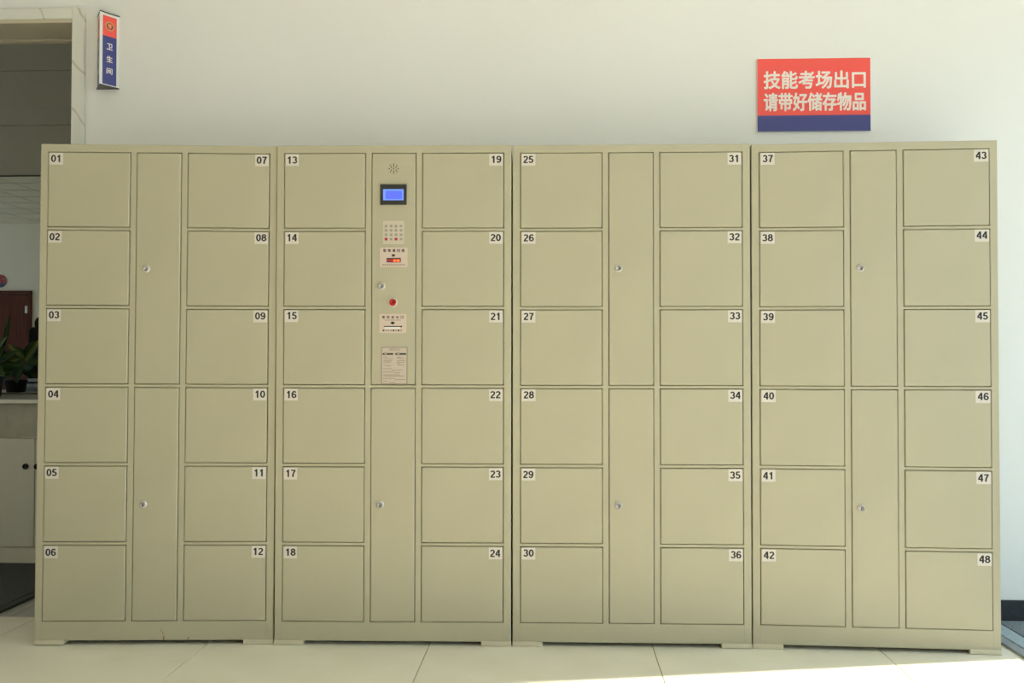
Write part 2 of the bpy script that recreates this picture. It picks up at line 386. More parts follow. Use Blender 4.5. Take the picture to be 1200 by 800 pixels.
# ------------------------------------------------------------------ rooms beyond the doorway
hz = on_wall(20, 205.5, HDR_Y).z
hj = [on_wall(20, 147.0, HDR_Y).z, on_wall(20, 83.0, HDR_Y).z]
hw = MB(); hw.box(-6.2, -0.5, HDR_Y + .012, HDR_Y + .05, hz + .004, ZC); hw.box(-2.4, -0.5, HDR_Y + .012, HDR_Y + .05, -.004, hz + .004)
hdr = struct(hw.build('wall_header', ['marble']))
rows = [(hz, hj[0]), (hj[0], hj[1]), (hj[1], ZC)]
for z0, z1 in rows:
    for k in range(4):
        xa = -4.7 + 0.95 * (k - 1)
        if xa > -2.5: continue
        b = MB(); b.box(xa + .0015, xa + .9485, HDR_Y, HDR_Y + .011, z0 + .0015, z1 - .0015)
        b.build('marble_panel', ['marble'], hdr, bev=0.001, seg=1)
b = MB(); b.box(-6.2, -0.5, HDR_Y - .004, HDR_Y + .012, hz - .006, hz - .0005); b.build('edge_strip', ['blackpl'], hdr)
cc = MB(); cc.box(-6.4, -0.3, WY + WT, HDR_Y + .16, ZC, ZC + .2); struct(cc.build('ceiling_corridor', ['ceil']))
CY0, CY1, CZ0, CZ1 = 4.55, 5.75, 1.0, 2.4  # unseen window, added to brighten the corridor and the marble header
cl = MB()
cl.box(-6.4, -6.2, WY + WT, CY0, -.004, ZC); cl.box(-6.4, -6.2, CY1, HDR_Y + .2, -.004, ZC)
cl.box(-6.4, -6.2, CY0, CY1, -.004, CZ0); cl.box(-6.4, -6.2, CY0, CY1, CZ1, ZC)
struct(cl.build('wall_corridor_left', ['wall']))
w3 = MB()
for y0, y1, z0, z1 in ((CY0, CY0 + .05, CZ0, CZ1), (CY1 - .05, CY1, CZ0, CZ1), (CY0 + .05, CY1 - .05, CZ0, CZ0 + .05), (CY0 + .05, CY1 - .05, CZ1 - .05, CZ1)): w3.box(-6.33, -6.28, y0, y1, z0, z1)
added_win3 = struct(w3.build('added_window_3', ['frame']))
p = MB(); p.box(-6.308, -6.30, CY0 + .05, CY1 - .05, CZ0 + .05, CZ1 - .05); p.build('pane', ['glass'], added_win3)
portal('corridor_added_daylight', (-6.36, (CY0 + CY1) / 2, (CZ0 + CZ1) / 2), (1, 0, 0), CZ1 - CZ0, CY1 - CY0)
cr = MB(); cr.box(-0.5, -0.3, WY + WT, HDR_Y + .2, -.004, ZC); struct(cr.build('wall_corridor_right', ['wall']))
fw = MB(); fw.box(FX0 - .2, FX1 + .2, FAR_Y, FAR_Y + .2, -.004, FZ + .1); struct(fw.build('wall_far', ['farwall']))
fr = MB(); fr.box(FX1, FX1 + .2, HDR_Y + .2, FAR_Y, -.004, FZ + .1); struct(fr.build('wall_far_right', ['farwall']))
ff = MB(); ff.box(FX0 - .2, -6.4, HDR_Y, HDR_Y + .2, -.004, FZ + .1); struct(ff.build('wall_far_near', ['farwall']))
FWY0, FWY1, FWZ0, FWZ1 = 8.4, 14.0, 0.5, 2.6  # opening out of view, an added window that lets light into the far room
fl_ = MB()
fl_.box(FX0 - .2, FX0, HDR_Y + .2, FWY0, -.004, FZ + .1); fl_.box(FX0 - .2, FX0, FWY1, FAR_Y, -.004, FZ + .1)
fl_.box(FX0 - .2, FX0, FWY0, FWY1, -.004, FWZ0); fl_.box(FX0 - .2, FX0, FWY0, FWY1, FWZ1, FZ + .1)
struct(fl_.build('wall_far_left', ['farwall']))
w2 = MB()
for k in range(4):
    yy = FWY0 + k * (FWY1 - FWY0) / 3; w2.box(FX0 - .13, FX0 - .08, max(FWY0, yy - .03), min(FWY1, yy + .03), FWZ0, FWZ1)
w2.box(FX0 - .13, FX0 - .08, FWY0, FWY1, FWZ0, FWZ0 + .05); w2.box(FX0 - .13, FX0 - .08, FWY0, FWY1, FWZ1 - .05, FWZ1)
added_win2 = struct(w2.build('added_window_2', ['frame']))
for k in range(3):
    a = FWY0 + k * (FWY1 - FWY0) / 3
    p = MB(); p.box(FX0 - .11, FX0 - .102, a + .03, a + (FWY1 - FWY0) / 3 - .03, FWZ0 + .05, FWZ1 - .05); p.build('pane', ['glass'], added_win2)
portal('far_added_daylight', (FX0 - .16, (FWY0 + FWY1) / 2, (FWZ0 + FWZ1) / 2), (1, 0, 0), FWZ1 - FWZ0, FWY1 - FWY0)
# far ceiling: slab with square panels below it
fc = MB(); fc.box(FX0 - .2, FX1 + .2, HDR_Y + .16, FAR_Y + .2, FZ + .012, FZ + .15)
fceil = struct(fc.build('ceiling_far_room', ['greyink']))
tb = MB(); tb.box(.010, .490, .022, .478, FZ, FZ + .011)
o_ = tb.build('ceiling_panel', ['farceil']); cm = o_.data; bpy.data.objects.remove(o_)
for i in range(9):
    for k in range(9):
        link('ceiling_panel', cm, fceil, (-10.2 + i * .5, FAR_Y - (k + 1) * .5, 0))
rb = MB()
for x0, x1, y0, y1 in ((FX0, -10.2, HDR_Y + .2, FAR_Y), (-5.7, FX1, HDR_Y + .2, FAR_Y), (-10.2, -5.7, HDR_Y + .2, FAR_Y - 4.5)):
    rb.box(x0, x1, y0, y1, FZ, FZ + .011)
rb.build('ceiling_rest', ['farceil'], fceil)

# far door: frame, leaf, hinge, round sign above it
DR = on_wall(36, 400, FAR_Y - .03).x; DT = on_wall(20, 340.5, FAR_Y - .03).z
fd = MB(); fwid = 0.07
fd.box(DR - fwid, DR, FAR_Y - .04, FAR_Y - .001, 0, DT); fd.box(DR - 1.06, DR - 1.06 + fwid, FAR_Y - .04, FAR_Y - .001, 0, DT)
fd.box(DR - 1.06, DR, FAR_Y - .0405, FAR_Y - .001, DT - fwid, DT)
dr = struct(fd.build('door_1', ['wood'], bev=.003, seg=1), 'red brown wooden door in a matching frame beyond the counter')
lf = MB(); lf.box(DR - 1.06 + fwid + .004, DR - fwid - .004, FAR_Y - .028, FAR_Y - .002, .006, DT - fwid - .004); lf.build('door_leaf', ['wood'], dr)
hz1 = on_wall(31, 358.5, FAR_Y).z; hz2 = on_wall(31, 367, FAR_Y).z
hg = MB(); hg.box(DR - fwid - .022, DR - fwid + .016, FAR_Y - .046, FAR_Y - .041, hz2, hz1); hg.tube([(DR - fwid, FAR_Y - .049, hz2), (DR - fwid, FAR_Y - .049, hz1)], .007)
hg.build('hinge', ['chrome2'], dr)
sp = on_wall(0.5, 329.2, FAR_Y - .01)
rs = empty('round_sign', (sp.x, FAR_Y - .001, sp.z))
tag(rs, 'round red and navy sign on the far wall above the brown door', 'sign')
R = 0.104
b = MB(); b.lathe_y(0, 0, [(R, -.012), (R, 0)], 0, 40, False); b.build('disc', ['signwhite'], rs)
def seg_disc(zlo, zhi, y, r, n=24):
    a0 = math.asin(max(-1, zlo / r)); a1 = math.asin(min(1, zhi / r)); pts = []
    for k in range(n + 1):
        a = a0 + (a1 - a0) * k / n; pts.append((r * math.cos(a), y, r * math.sin(a)))
    for k in range(n + 1):
        a = a1 + (a0 - a1) * k / n; pts.append((-r * math.cos(a), y, r * math.sin(a)))
    return pts
b = MB(); q = seg_disc(-R * .38, R, -.0125, R * .985); b.add(q, [tuple(range(len(q)))]); b.build('red_field', ['roundred'], rs)
b = MB(); q = seg_disc(-R, -R * .38, -.0125, R * .985); b.add(q, [tuple(range(len(q)))]); b.build('navy_field', ['navy'], rs)
b = MB(); b.tube([(R * .30, -.0135, R * .22), (R * .42, -.0135, R * .34), (R * .62, -.0135, R * .30), (R * .66, -.0135, R * .12), (R * .36, -.0135, -R * .22), (R * .72, -.0135, -R * .24)], .004, 0, 6)
b.tube([(-R * .06, -.0135, R * .3), (-R * .06, -.0135, -R * .2)], .004, 0, 6); b.build('lettering', ['signwhite'], rs)

# ------------------------------------------------------------------ lockers
LW, LD, LH = 0.8533, 0.365, 1.80
LX = dict(l=(0.0285, 0.3236), c=(0.3461, 0.5071), r=(0.5293, 0.8248))
DZ = [(1.771 - .28318 * i, 1.771 - .28318 * i - .2722) for i in range(6)]   # top, bottom of each door row
POSE = [(-1.8676, 3.4503, .0718, .0020, .0018), (-1.0132, 3.5040, .0275, -.0008, .0012), (-.1568, 3.5315, .0120, -.0016, -.0008), (.6989, 3.5485, -.0431, -.0007, .0003)]
BOT = 0.0140

def frame_mesh():
    xs = [.0012, *LX['l'], *LX['c'], *LX['r'], LW - .0012]; zs = sorted({BOT, LH, *[z for d in DZ for z in d]})
    def hole(xm, zm):
        for k in ('l', 'r'):
            if LX[k][0] < xm < LX[k][1] and any(b < zm < a for a, b in DZ): return True
        if LX['c'][0] < xm < LX['c'][1] and (DZ[2][1] < zm < DZ[0][0] or DZ[5][1] < zm < DZ[3][0]): return True
        return False
    bm = bmesh.new(); V = {}
    def v(i, k):
        if (i, k) not in V: V[(i, k)] = bm.verts.new((xs[i], 0, zs[k]))
        return V[(i, k)]
    for i in range(len(xs) - 1):
        for k in range(len(zs) - 1):
            if not hole((xs[i] + xs[i + 1]) / 2, (zs[k] + zs[k + 1]) / 2):
                bm.faces.new((v(i, k), v(i + 1, k), v(i + 1, k + 1), v(i, k + 1)))
    ret = bmesh.ops.extrude_face_region(bm, geom=bm.faces[:])
    front = [f for f in bm.faces]
    for e in ret['geom']:
        if isinstance(e, bmesh.types.BMVert): e.co.y = 0.02
    bmesh.ops.recalc_face_normals(bm, faces=bm.faces[:])
    ed = [e for e in bm.edges if len(e.link_faces) == 2 and e.calc_face_angle() > 1 and all(abs(q.co.y) < 1e-6 for q in e.verts)]
    bmesh.ops.bevel(bm, geom=ed, offset=0.0032, segments=3, profile=0.5, affect='EDGES')
    # hairline seams where the bottom rail meets the stiles
    me = bpy.data.meshes.new('face_frame'); bm.to_mesh(me); bm.free(); me.materials.append(M['paint']); return me
FRAME = frame_mesh()
def door_mesh(wd, ht):
    b = MB(); G = 0.0016; b.box(G, wd - G, 0, 0.016, G, ht - G)
    o = b.build('door', ['paint'], bev=0.0040, seg=3); me = o.data; bpy.data.objects.remove(o); return me
D_SIDE = door_mesh(LX['l'][1] - LX['l'][0], .2722)
D_TALL_U = door_mesh(LX['c'][1] - LX['c'][0], DZ[0][0] - DZ[2][1])
D_TALL_L = door_mesh(LX['c'][1] - LX['c'][0], DZ[3][0] - DZ[5][1])
b = MB()
t = .003
b.box(.0018, .003, .0202, LD, BOT, LH - .0006); b.box(LW - .003, LW - .0018, .0202, LD, BOT, LH - .0006); b.box(t, LW - t, .0202, LD, LH - .0012, LH - .0006)
b.box(t, LW - t, LD - .0012, LD, BOT, LH - .0012); b.box(t, LW - t, .0202, LD - t, BOT, BOT + .0012)
for xx in ((LX['l'][1] + LX['c'][0]) / 2, (LX['c'][1] + LX['r'][0]) / 2): b.box(xx - .0006, xx + .0006, .0202, LD - t, BOT + .0012, LH - .0012)
for i in range(6):
    zz = (DZ[i][1] + (DZ[i + 1][0] if i < 5 else DZ[i][1] - .006)) / 2
    b.box(t, (LX['l'][1] + LX['c'][0]) / 2 - .0006, .0202, LD - t, zz - .0006, zz + .0006)
    b.box((LX['c'][1] + LX['r'][0]) / 2 + .0006, LW - t, .0202, LD - t, zz - .0006, zz + .0006)
BODY = b.mesh('body_shell', ['paint'])
b = MB(); b.box(.0006, .108, -.004, .05, 0, .0168)
o_ = b.build('foot', ['foot'], bev=.0015, seg=2); FOOT_L = o_.data; bpy.data.objects.remove(o_)
b = MB(); b.box(-.108, -.0006, -.004, .05, 0, .0168)
o_ = b.build('foot', ['foot'], bev=.0015, seg=2); FOOT_R = o_.data; bpy.data.objects.remove(o_)
# cam lock: stepped chrome barrel with a keyhole slot and a dot
b = MB()
b.lathe_y(0, 0, [(.0105, -.0072), (.0125, -.0062), (.0135, -.0030), (.0142, -.0022), (.0142, .0)], 0, 28)
b.lathe_y(0, 0, [(.0082, -.0084), (.0090, -.0080), (.0095, -.0066)], 1, 28)
b.rect(-.0014, .0014, -.0058, -.0004, -.0085, 2); b.rect(-.0026, .0012, .0018, .0042, -.0085, 3)
LOCK = b.mesh('cam_lock', ['steel', 'steel', 'ink', 'keyred'])

lockers = []
NAMES = ['beige steel locker with doors numbered 01 to 12, standing next to the doorway',
         'beige steel locker with doors numbered 13 to 24 and a blue display panel',
         'beige steel locker with doors numbered 25 to 36, second from the right',
         'beige steel locker with doors numbered 37 to 48, under the red wall sign']
LOCKS = [((172, 315.2), (168, 590.6)), (None, (445.6, 591)), ((724.7, 314.5), (724.8, 592)), ((1007.8, 314.2), (1008.6, 595))]

def to_local(M4, px, py):
    """point of the locker's front plane seen at a pixel, in locker coordinates"""
    inv = M4.inverted(); o = inv @ CAM_P; d = inv.to_3x3() @ ray(px, py)
    q = o + d * (-o.y / d.y); return q.x, q.z

for ci, (x, y, yaw, ls, lf_) in enumerate(POSE):
    L = empty('storage_locker', (x, y, 0), (-lf_, ls, yaw)); tag(L, NAMES[ci], 'locker', 'storage lockers along the wall')
    rotm = Euler((-lf_, ls, yaw)).to_matrix()
    low = min((rotm @ Vector((a, bq, 0))).z for a in (0, LW) for bq in (-.003, LD)); L.location.z = -low + .0003
    M4 = Matrix.Translation(L.location) @ rotm.to_4x4()
    link('body_shell', BODY, L); link('face_frame', FRAME, L)
    for fx, me in ((0, FOOT_L), (LW, FOOT_R)):
        link('foot', me, L, (fx, 0, 0)); link('foot', me, L, (fx, LD - .05, 0))
    for xx in (LX['l'][0] - .001, LX['r'][1] + .001):
        sm = MB(); sm.rect(xx - .0003, xx + .0003, BOT + .003, DZ[5][1] - .003, -.0001, 0); sm.build('rail_seam', ['greyink'], L)
    rows_d = {}
    for ck in ('l', 'r'):
        for i in range(6):
            num = ci * 12 + (0 if ck == 'l' else 6) + i + 1
            d = link('door', D_SIDE, L, (LX[ck][0], random.uniform(-.0032, -.0020), DZ[i][1]))
            d.rotation_euler.z = random.uniform(-.0012, .0012)
            d['label'] = 'square locker door numbered %02d' % num
            wd = LX[ck][1] - LX[ck][0]; ht = .2722
            sw, sh = .0485 + random.uniform(-.001, .001), .0425
            mx = .0055 if ck == 'l' else wd - .0042 - sw
            mz = ht - .0035 - sh + random.uniform(-.001, .0005)
            s_ = MB(); s_.box(mx, mx + sw, -.0003, 0, mz, mz + sh, 0)
            s = '%02d' % num
            cx = mx + sw / 2 + random.uniform(-.001, .001); cz = mz + sh / 2 + random.uniform(0, .002)
            digits(s_, s, cx, cz - .0130, .0262, -.0004, 1)
            s_.build('number_sticker', ['paper', 'ink'], d)
    for up in (True, False):
        zb = DZ[2][1] if up else DZ[5][1]
        ctrl = (ci == 1 and up)
        d = link('control_door' if ctrl else 'tall_door', D_TALL_U if up else D_TALL_L, L, (LX['c'][0], random.uniform(-.0030, -.0022), zb))
        d['label'] = 'narrow control panel door with display and keypad' if ctrl else 'narrow tall door with a round chrome lock'
        pxl = LOCKS[ci][0 if up else 1]
        if pxl:
            lx, lz = to_local(M4, *pxl)
            k = link('cam_lock', LOCK, d, (lx - LX['c'][0], -.0001, lz - zb)); k.rotation_euler.y = random.uniform(-.5, .5)
        if ctrl:
            def P(px, py):
                a, bz_ = to_local(M4, px, py); return a - LX['c'][0], bz_ - zb
            def rc(x0, y0, x1, y1):
                a, z1 = P(x0, y0); b2, z0 = P(x1, y1); return a, b2, z0, z1
            # speaker holes
            cx, cz = P(461.5, 197.8); q = MB(); pr = .0031
            pts = [(0, 0)] + [(3.0 * math.cos(a * math.pi / 3 + .52), 3.0 * math.sin(a * math.pi / 3 + .52)) for a in range(6)] + [(5.2 * math.cos(a * math.pi / 4), 5.2 * math.sin(a * math.pi / 4)) for a in range(8)]
            for a, b2 in pts: q.disc(cx + a * pr, cz + b2 * pr, .0023, -.0002, 0, 12)
            q.build('speaker_holes', ['ink'], d)
            # display
            a, b2, z0, z1 = rc(446, 216.5, 476.7, 240); sx0, sx1, sz0, sz1 = rc(449.3, 222, 473.3, 235)
            q = MB(); q.box(a, b2, -.006, 0, z0, sz0); q.box(a, b2, -.006, 0, sz1, z1); q.box(a, sx0, -.006, 0, sz0, sz1); q.box(sx1, b2, -.006, 0, sz0, sz1)
            bz2 = q.build('display_bezel', ['blackpl'], d); bz2['label'] = 'black display bezel'
            q = MB(); q.box(sx0, sx1, -.003, 0, sz0, sz1, 1); q.rrect(sx0 + .008, sx1 - .006, sz0 + .005, sz1 - .006, -.0031, -.003, .004, 0)
            q.build('display_screen', ['screen', 'screen2'], d)['label'] = 'lit blue display screen'
            # keypad
            a, b2, z0, z1 = rc(449, 259, 473.7, 286)
            q = MB(); q.rrect(a, b2, z0, z1, -.0015, 0, .003); q.build('keypad_plate', ['pad'], d)
            kx = [452.7, 458.6, 464.3, 470.2]; ky = [265, 270, 275.1, 280.3]
            for r in range(4):
                for c in range(4):
                    u, v_ = P(kx[c], ky[r]); redk = (r == 3 and c in (0, 2))
                    q = MB(); q.rrect(u - .0052, u + .0052, v_ - .0046, v_ + .0046, -.0030, -.0015, .0015)
                    if not redk:
                        q.tube([(u - .0022, -.0031, v_ - .0018), (u + .0018, -.0031, v_ + .0016)], .0008, 1, 5); q.rect(u - .001, u + .0026, v_ - .0026, v_ - .0014, -.0032, 1)
                    q.build('key', ['keyred' if redk else 'key', 'greyink'], d)
            # code scanner card
            a, b2, z0, z1 = rc(445.4, 290, 477.6, 313)
            q = MB(); q.rrect(a, b2, z0, z1, -.0008, 0, .005)
            u0, u1, v0, v1 = rc(449.2, 291.8, 474.2, 295.4); spaced(q, '取物请扫描', u0, u1, v0, v1, -.0010, 1, .0003)
            u, v_ = P(461.2, 299.4); q.add([(u - .0075, -.001, v_ + .001), (u, -.001, v_ - .0055), (u + .0075, -.001, v_ + .001), (u + .003, -.001, v_ + .0045), (u - .003, -.001, v_ + .0045)], [(0, 1, 2, 3, 4)], 1)
            for k in range(11):
                u, v_ = P(449.0 + k * 2.5, 310.2); q.rect(u - .0026, u + .0026, v_ - .0026, v_ + .0026, -.001, 2)
            q.build('scanner_card', ['label', 'ink', 'greyink'], d)
            u0, u1, v0, v1 = rc(453.2, 302.4, 469.8, 307.4)
            q = MB(); q.box(u0, u1, -.0022, -.0008, v1 - .004, v1, 0); q.box(u0, u1, -.0022, -.0008, v0, v0 + .0015, 0); q.box(u0, u0 + .0015, -.0022, -.0008, v0, v1, 0); q.box(u1 - .0025, u1, -.0022, -.0008, v0, v1, 0)
            q.rect(u0 + .0015, u0 + .024, v0 + .0015, v1 - .004, -.0012, 1); q.rect(u0 + .024, u1 - .0025, v0 + .0015, v1 - .004, -.0012, 2)
            q.disc(u0 + .029, v0 + .0062, .0042, -.0013, 3, 16); q.disc(u1 - .0095, v0 + .006, .0046, -.0013, 3, 16)
            q.build('scanner_window', ['blackpl', 'keyred', 'redglow', 'redglow2'], d)['label'] = 'glowing red code scanner window'
            # lock and red key switch
            lx, lz = P(447.2, 335.2); link('cam_lock', LOCK, d, (lx, -.0001, lz))
            lx, lz = P(460.4, 354.4); q = MB()
            q.lathe_y(lx, lz, [(.0132, -.0050), (.0150, -.0066), (.0166, -.0056), (.0176, -.002), (.0176, 0)], 0)
            q.lathe_y(lx, lz, [(.0100, -.0098), (.0118, -.0088), (.0126, -.0060)], 1)
            q.build('push_button', ['steel', 'red'], d)['label'] = 'round red push button in a chrome ring'
            # paper slip card with slot
            a, b2, z0, z1 = rc(444.8, 367.7, 476.3, 390.2)
            q = MB(); q.rrect(a, b2, z0, z1, -.0008, 0, .005)
            u0, u1, v0, v1 = rc(448, 369.9, 473, 373.2); spaced(q, '密码纸出口', u0, u1, v0, v1, -.0010, 1, .0003)
            u0, u1, v0, v1 = rc(451, 374.6, 470, 375.4); q.rect(u0, u1, v0, v1, -.001, 2)
            u, v_ = P(460.3, 378.4); q.add([(u - .0085, -.001, v_), (u, -.001, v_ - .0058), (u + .0085, -.001, v_), (u + .004, -.001, v_ + .005), (u - .004, -.001, v_ + .005)], [(0, 1, 2, 3, 4)], 1)
            for k in range(8):
                u, v_ = P(449.6 + k * 2.95, 387.1); q.rect(u - .0030, u + .0030, v_ - .0028, v_ + .0028, -.001, 1 if k in (0, 4, 6) else 2)
            q.build('paper_slip_card', ['label', 'ink', 'greyink'], d)
            u0, u1, v0, v1 = rc(450, 381.9, 471, 383.1); q = MB(); q.rect(u0, u1, v0, v1, -.0011, 0); q.disc(u1 - .002, (v0 + v1) / 2, .0032, -.0012, 0, 14)
            u0, u1, v0, v1 = rc(450.8, 383.1, 469, 385); q.box(u0, u1, -.004, -.0009, v0, v1, 1); q.build('paper_slot', ['ink', 'whitepl'], d)
            # instruction sheet
            a, b2, z0, z1 = rc(446.9, 406.2, 477.5, 450.2)
            q = MB(); q.rrect(a, b2, z0, z1, -.0006, 0, .005, 0); q.rrect(a + .003, b2 - .003, z0 + .003, z1 - .003, -.0008, -.0006, .004, 1)
            u0, u1, v0, v1 = rc(456.4, 407.9, 468.6, 410.8); spaced(q, '使用方法', u0, u1, v0, v1, -.001, 2, .0002)
            for xa, xb in ((448.6, 461), (463.4, 476)):
                u0, u1, v0, v1 = rc(xa, 413.6, xb, 415.6); q.rect(u0, u1, v0, v1, -.001, 3); q.disc(u0 + .011, (v0 + v1) / 2, .0065, -.0011, 3, 16, .0046); q.disc(u0 + .011, (v0 + v1) / 2, .0045, -.0012, 1, 16, .0028)
            for xa, xb, yy in ((449.5, 454, 418.2), (449.5, 460.5, 420.4), (449.5, 459.5, 422.6), (449.5, 458.7, 424.2), (450, 453.5, 427.3), (453, 458.5, 428.4), (465.5, 470, 418.4), (465, 474, 419.6), (465, 475.5, 422.2), (465, 474.5, 424.3), (465.5, 468.5, 426), (466, 474, 427.5),
                               (449, 459.5, 432), (459.5, 472, 433.4), (449, 462, 435.6), (462, 469, 436.6), (449, 469, 439), (450, 474, 440.4), (449, 463, 443.2), (463, 475, 444.6), (449, 454, 446.6), (456, 464, 448)):
                u0, u1, v0, v1 = rc(xa, yy - .38, xb, yy + .38); q.rect(u0, u1, v0, v1, -.001, 2)
            q.build('instruction_sheet', ['sheetedge', 'sheet', 'greyink', 'ink'], d)
    if ci == 0:
        def S2(px, py):
            a, z = to_local(M4, px, py); return (a, -.0002, z)
        for line, rad in (([(187.8, 736), (190.3, 740.5), (192.2, 745), (192, 746), (191.7, 748.5), (191.3, 750)], [.0006, .0007, .0008, .0022, .0024, .0014]), ([(219.5, 748.6), (221.6, 746.4)], [.0012, .0024])):
            q = MB(); pts = [S2(*p_) for p_ in line]
            for (p0, r0), (p1, r1) in zip(zip(pts, rad), zip(pts[1:], rad[1:])):
                dv = (Vector(p1) - Vector(p0)).normalized(); nv = Vector((dv.z, 0, -dv.x))
                q.add([Vector(p0) - nv * r0, Vector(p1) - nv * r1, Vector(p1) + nv * r1, Vector(p0) + nv * r0], [(0, 1, 2, 3)])
            q.build('rust_mark', ['rust'], L)['label'] = 'small rusty scratch on the bottom rail'
    lockers.append(L)

# ------------------------------------------------------------------ red and blue wall sign
c0 = on_wall(887.3, 154.6, WY - .008); c1 = on_wall(1020.8, 67.3, WY - .008)
sg = empty('wall_sign', ((c0.x + c1.x) / 2, WY - .001, c0.z)); tag(sg, 'red and blue rectangular notice with white Chinese lettering on the wall', 'sign')
SW = (c1.x - c0.x); SH = c1.z - c0.z
b = MB(); b.box(-SW / 2, SW / 2, -.007, 0, 0, SH); b.build('backing_plate', ['acrylic'], sg, bev=.0008, seg=1)
def sgz(py): return SH * (154.6 - py) / (154.6 - 67.3)
def sgx(px): return -SW / 2 + SW * (px - 887.3) / (1020.8 - 887.3)
zb = sgz(135.2)
b = MB(); b.rect(-SW / 2 + .001, SW / 2 - .003, zb, SH - .001, -.0072); b.build('red_field', ['signred'], sg)
b = MB(); b.rect(-SW / 2 + .001, SW / 2 - .003, .001, zb, -.0072); b.build('blue_band', ['signblue'], sg)
for txt, x0, x1, y0, y1 in (('技能考场出口', 895.0, 1014.6, 82.2, 103.8), ('请带好储存物品', 895.0, 1014.6, 108.2, 130.2)):
    b = MB(); letter(b, txt, sgx(x0), sgx(x1), sgz(y1), sgz(y0), -.0075, 0, bold=.0019); b.build('lettering', ['signwhite'], sg)

# ------------------------------------------------------------------ three-sided washroom sign
pl = on_wall(114.2, 60, WY); prr = on_wall(139.6, 60, WY)
zt = on_wall(126, 20.6, WY).z; zbm = on_wall(126, 103.7, WY).z
pw = prr.x - pl.x; pd = 0.072; PH = zt - zbm
ps = empty('projecting_sign', ((pl.x + prr.x) / 2, WY - .0008, zbm)); tag(ps, 'three-sided metal sign in red and navy projecting from the wall by the doorway', 'sign')
A = Vector((-pw / 2, 0, 0)); Bv = Vector((pw / 2, 0, 0)); Cv = Vector((0, -pd, 0))
b = MB(); T_ = Vector((0, 0, PH))
b.add([A, Cv, Bv, A + T_, Cv + T_, Bv + T_], [(0, 1, 4, 3), (1, 2, 5, 4), (0, 3, 5, 2)], 0)
b.build('prism_body', ['alu'], ps)
for z0, z1 in ((-.004, -.0002), (PH + .0002, PH + .004)):
    b = MB(); k = 1.05; b.add([A * k + Vector((0, 0, z0)), Cv * k + Vector((0, 0, z0)), Bv * k + Vector((0, 0, z0)), A * k + Vector((0, 0, z1)), Cv * k + Vector((0, 0, z1)), Bv * k + Vector((0, 0, z1))],
          [(0, 2, 1), (3, 4, 5), (0, 1, 4, 3), (1, 2, 5, 4), (2, 0, 3, 5)])
    b.build('end_cap', ['blackpl'], ps)
def face_panel(Pa, Pb, nm):
    # local frame on a slanted face: u along Pa->Pb, outward normal n
    u = (Pb - Pa).normalized(); n = Vector((u.y, -u.x, 0)); wdt = (Pb - Pa).length
    def place(mb, name, mats, off):
        # mb coordinates: x along the face, z up, y = 0
        mb.v = [tuple(Pa + u * q[0] + n * (off - q[1]) + Vector((0, 0, q[2]))) for q in mb.v]; return mb.build(name, mats, ps)
    m0, m1 = wdt * .13, wdt * .86
    zr = PH * .685
    q = MB(); q.rect(m0, m1, zr, PH - .010, 0); place(q, 'red_panel', ['signred'], .0006)
    q = MB(); q.rect(m0, m1, .004, zr, 0); place(q, 'navy_panel', ['signblue'], .0006)
    cx = (m0 + m1) / 2; cz = (zr + PH - .010) / 2 + .001; er = wdt * .235
    q = MB(); q.disc(cx, cz, er, 0, 0, 32, er * .92); q.disc(cx, cz, er * .78, -.0001, 1, 32, er * .72)
    # shield
    sh_ = [(-.55, .45), (0, .62), (.55, .45), (.5, -.1), (.25, -.5), (0, -.72), (-.25, -.5), (-.5, -.1)]
    q.add([(cx + a * er, -.0002, cz + b2 * er) for a, b2 in sh_], [tuple(range(8))[::-1]], 2); q.disc(cx, cz + er * .1, er * .32, -.0003, 0, 16)
    for k in range(5):
        a = math.radians(90 + 72 * k); q.disc(cx + er * .25 * math.cos(a), cz + er * .12 + er * .25 * math.sin(a), er * .06, -.0004, 3, 8)
    place(q, 'emblem', ['gold', 'navy', 'signred', 'gold'], .0008)
    gh = PH * .087
    for ch, fz in (('卫', .545), ('生', .372), ('间', .205)):
        q = MB(); hw_ = wdt * .16; letter(q, ch, cx - hw_, cx + hw_, PH * fz - gh / 2, PH * fz + gh / 2, 0, 0, bold=.0006); place(q, 'lettering', ['signwhite'], .0009)
    q = MB(); q.box(0, wdt * .09, -.0015, 0, 0, PH); q.box(wdt * .90, wdt, -.0015, 0, 0, PH); place(q, 'edge_rail', ['alu'], 0)
face_panel(Cv, Bv, 'right'); face_panel(A, Cv, 'left')

# ------------------------------------------------------------------ door mats
def mat_obj(name, label, x0, x1, y0, y1, parts):
    e = empty(name, ((x0 + x1) / 2, (y0 + y1) / 2, .0003)); tag(e, label, 'mat')
    for nm, mt, a0, a1, b0, b1, hh in parts:
        q = MB(); q.box(a0 - e.location.x, a1 - e.location.x, b0 - e.location.y, b1 - e.location.y, 0, hh); q.build(nm, [mt], e, bev=min(.002, hh * .3), seg=1)
mx = 1.607
mat_obj('door_mat', 'blue-grey striped carpet mat on the floor right of the lockers', mx, 3.15, 1.9, WY - .016,
        [('rubber_rim', 'mattrim', mx, mx + .040, 1.9, WY - .016, .009), ('border_strip', 'palecarpet', mx + .0405, mx + .105, 1.9, WY - .016, .012),
         ('groove', 'rubber', mx + .105, mx + .109, 1.9, WY - .016, .008), ('pile', 'bluecarpet', mx + .109, 3.10, 1.9, WY - .016, .013), ('rubber_rim', 'mattrim', 3.1005, 3.15, 1.9, WY - .016, .009)])
